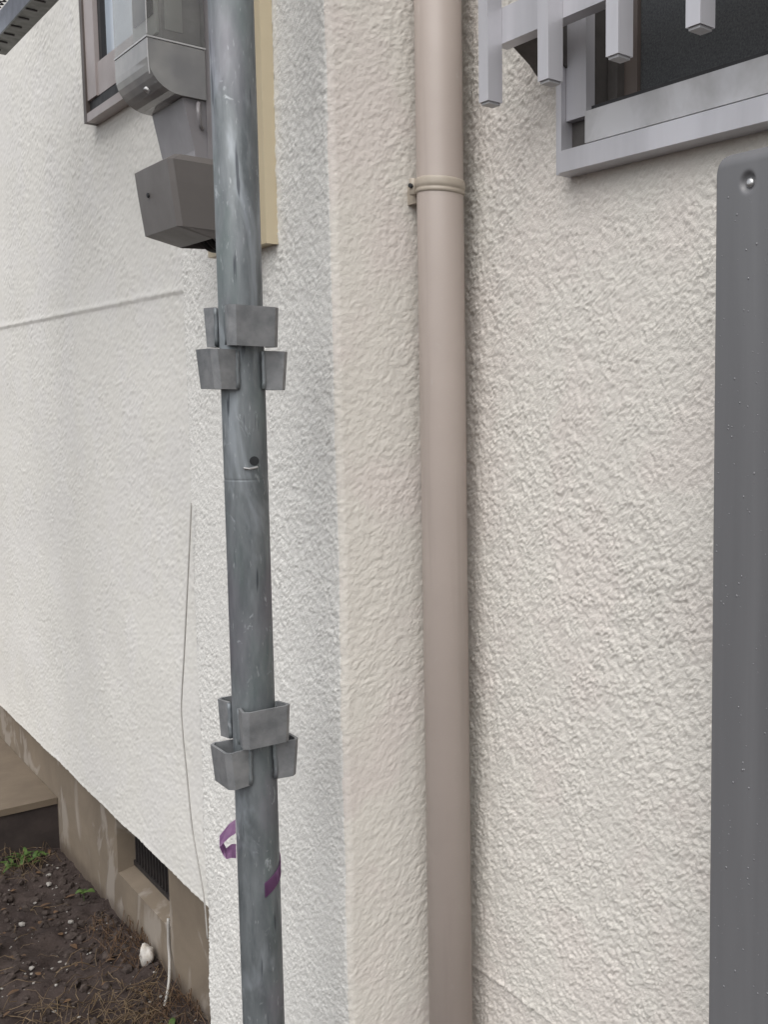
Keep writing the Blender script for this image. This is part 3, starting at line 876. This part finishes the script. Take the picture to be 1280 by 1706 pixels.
# ------------------------------------------------------------------ small things on the soil
def blob(name, loc, s, seed, sub=2, rough=0.25):
    bm = bmesh.new()
    bmesh.ops.create_icosphere(bm, subdivisions=sub, radius=1.0)
    r = random.Random(seed)
    ph = [r.uniform(0, 6) for _ in range(6)]
    for v in bm.verts:
        d = 1 + rough * (math.sin(v.co.x * 3 + ph[0]) * math.sin(v.co.y * 3.4 + ph[1]) + 0.6 * math.sin(v.co.z * 5 + ph[2]) * math.sin(v.co.x * 6 + ph[3]))
        v.co = Vector((v.co.x * s[0], v.co.y * s[1], v.co.z * s[2])) * d
    bmesh.ops.transform(bm, matrix=Matrix.Translation(loc), verts=bm.verts)
    return finish(bm, name)
bagm = blob('plastic_bag', (-2.83, 0.790, 0.020), (0.020, 0.016, 0.030), 3, 3, 0.22)
o = link('plastic_scrap', bagm, 'white_pl', None, True)
tag(o, 'crumpled white plastic scrap at the foot of the foundation', 'plastic scrap')

def gh(x, y): return float(ground_h(np.array([x]), np.array([y]))[0])
for i, (x, y, s) in enumerate(((-3.53, 0.72, 0.012), (-3.60, 0.735, 0.011), (-3.22, 0.706, 0.010), (-3.29, 0.60, 0.012), (-3.33, 0.70, 0.008), (-2.98, 0.56, 0.010), (-3.42, 0.66, 0.007))):
    o = link('stone_chip', blob('stone_chip', (x, y, gh(x, y) + s * 0.4), (s, s * 0.7, s * 0.5), 20 + i, 1, 0.2), 'stone')
    tag(o, 'small white stone chip lying on the dark soil', 'stone', 'white stone chips on the soil')

clods = []
for k in range(3600):
    x = random.uniform(-4.4, -2.0); y = random.uniform(-0.05, 0.80)
    s = 0.0025 + 0.013 * random.random() ** 4
    clods.append(Matrix.Translation((x, y, gh(x, y) + s * 0.3)) @ Matrix.Rotation(random.random() * 6, 4, Vector((random.random(), random.random(), random.random() + 0.1)).normalized()) @ Matrix.Diagonal((s * random.uniform(0.7, 1.4), s, s * random.uniform(0.6, 1.0), 1)))
o = link('soil_clods', scatter('soil_clods', clods, 0.003), 'clod')
tag(o, 'loose clods of dark earth scattered over the soil', 'soil', kind='stuff')

grit = []
for k in range(500):
    x = random.uniform(-4.2, -2.2); y = random.uniform(0.2, 0.80)
    s = 0.0012 + 0.0035 * random.random() ** 3
    grit.append(Matrix.Translation((x, y, gh(x, y) + s * 0.6)) @ Matrix.Rotation(random.random() * 6, 4, 'Z') @ Matrix.Diagonal((s * 1.3, s, s * 0.7, 1)))
o = link('gravel', scatter('gravel', grit, 0.001), 'stone')
tag(o, 'fine pale grit mixed into the dark soil', 'gravel', kind='stuff')

def straw_patch(bm, cx, cy, n, spread, hmax, lmin, lmax):
    for _ in range(n):
        x = cx + random.gauss(0, spread[0]); y = min(cy + random.gauss(0, spread[1]), 0.805)
        a = random.uniform(0, 2 * math.pi); L = random.uniform(lmin, lmax)
        z = gh(x, y) + 0.004
        p = [Vector((x, y, z))]
        for j in range(1, 5):
            t = j / 4
            xx = x + math.cos(a) * L * t + random.gauss(0, 0.003); yy = min(y + math.sin(a) * L * t + random.gauss(0, 0.003), 0.808)
            p.append(Vector((xx, yy, z + hmax * math.sin(math.pi * t) * random.random() + random.random() * 0.004)))
        add_tube(bm, p, random.uniform(0.0006, 0.0014), 4, 0.0005)
bm = bmesh.new()
straw_patch(bm, -2.72, 0.56, 120, (0.12, 0.09), 0.03, 0.03, 0.13)
straw_patch(bm, -2.62, 0.70, 80, (0.08, 0.05), 0.03, 0.03, 0.12)
straw_patch(bm, -3.80, 0.66, 70, (0.07, 0.05), 0.05, 0.03, 0.12)
straw_patch(bm, -3.2, 0.50, 60, (0.4, 0.25), 0.01, 0.02, 0.08)
o = link('dry_grass', finish(bm, 'dry_grass'), 'straw')
tag(o, 'dry straw-coloured grass strewn over the soil', 'dry grass', kind='stuff')
bm = bmesh.new()
straw_patch(bm, -2.95, 0.77, 70, (0.10, 0.03), 0.05, 0.03, 0.10)
straw_patch(bm, -2.55, 0.75, 70, (0.08, 0.04), 0.05, 0.03, 0.10)
o = link('dead_roots', finish(bm, 'dead_roots'), 'rootlet')
tag(o, 'tangle of brown dead roots along the foundation foot', 'roots', kind='stuff')

def leaf(bm, base, d, L, w, droop=0.4):
    d = Vector(d).normalized(); side = d.cross(Vector((0, 0, 1)))
    if side.length < 0.1: side = Vector((1, 0, 0))
    side.normalize()
    L_, R2 = [], []
    for j in range(6):
        t = j / 5
        c = Vector(base) + d * L * t + Vector((0, 0, -droop * L * t * t))
        ww = w * math.sin(math.pi * (0.08 + 0.92 * t) ** 0.8) * 0.5 + 0.0003
        L_.append(bm.verts.new(c - side * ww + Vector((0, 0, ww * 0.3)))); R2.append(bm.verts.new(c + side * ww + Vector((0, 0, ww * 0.3))))
    for j in range(5): bm.faces.new((L_[j], L_[j + 1], R2[j + 1], R2[j]))
def weed(name, label, loc, n, L, w, spread, stem_h):
    x, y = loc; z = gh(x, y)
    e = empty(name, (x, y, z), label, 'weed', 'weeds on the soil')
    child('stem', tube('stem', [(x, y, z - 0.01), (x + 0.003, y - 0.002, z + stem_h * 0.5), (x, y, z + stem_h)], 0.0014, 5, 0.0008), 'leaf', e)
    for k in range(n):
        bm = bmesh.new()
        a = k * 2.4 + random.random(); zz = z + stem_h * random.uniform(0.3, 1.0)
        b = (x + random.gauss(0, spread), min(y + random.gauss(0, spread), 0.79), zz)
        leaf(bm, b, (math.cos(a), math.sin(a) if b[1] < 0.77 else -abs(math.sin(a)), random.uniform(0.2, 1.0)), L * random.uniform(0.6, 1.2), w)
        child('leaf', finish(bm, 'leaf'), 'leaf', e)
weed('green_weed', 'clump of narrow green leaves at the foot of the brown step', (-3.745, 0.70), 26, 0.055, 0.011, 0.020, 0.03)
weed('broadleaf_seedling', 'single broad leaved green seedling by the foundation foot', (-3.34, 0.770), 4, 0.035, 0.026, 0.003, 0.035)
weed('green_weed', 'low green sprig near the pier at the bottom edge', (-2.50, 0.735), 8, 0.04, 0.014, 0.010, 0.02)

bm = bmesh.new()
for k in range(110):
    x = random.uniform(-4.0, -2.3); y = random.uniform(0.3, 0.79)
    a = random.random() * 6.3
    leaf(bm, (x, y, gh(x, y) + 0.008), (math.cos(a), math.sin(a), random.uniform(-0.1, 0.3)), random.uniform(0.012, 0.034), random.uniform(0.006, 0.014), 0.2)
o = link('leaf_litter', finish(bm, 'leaf_litter'), 'rootlet')
tag(o, 'withered brown leaf scraps strewn over the soil', 'dead leaves', kind='stuff')
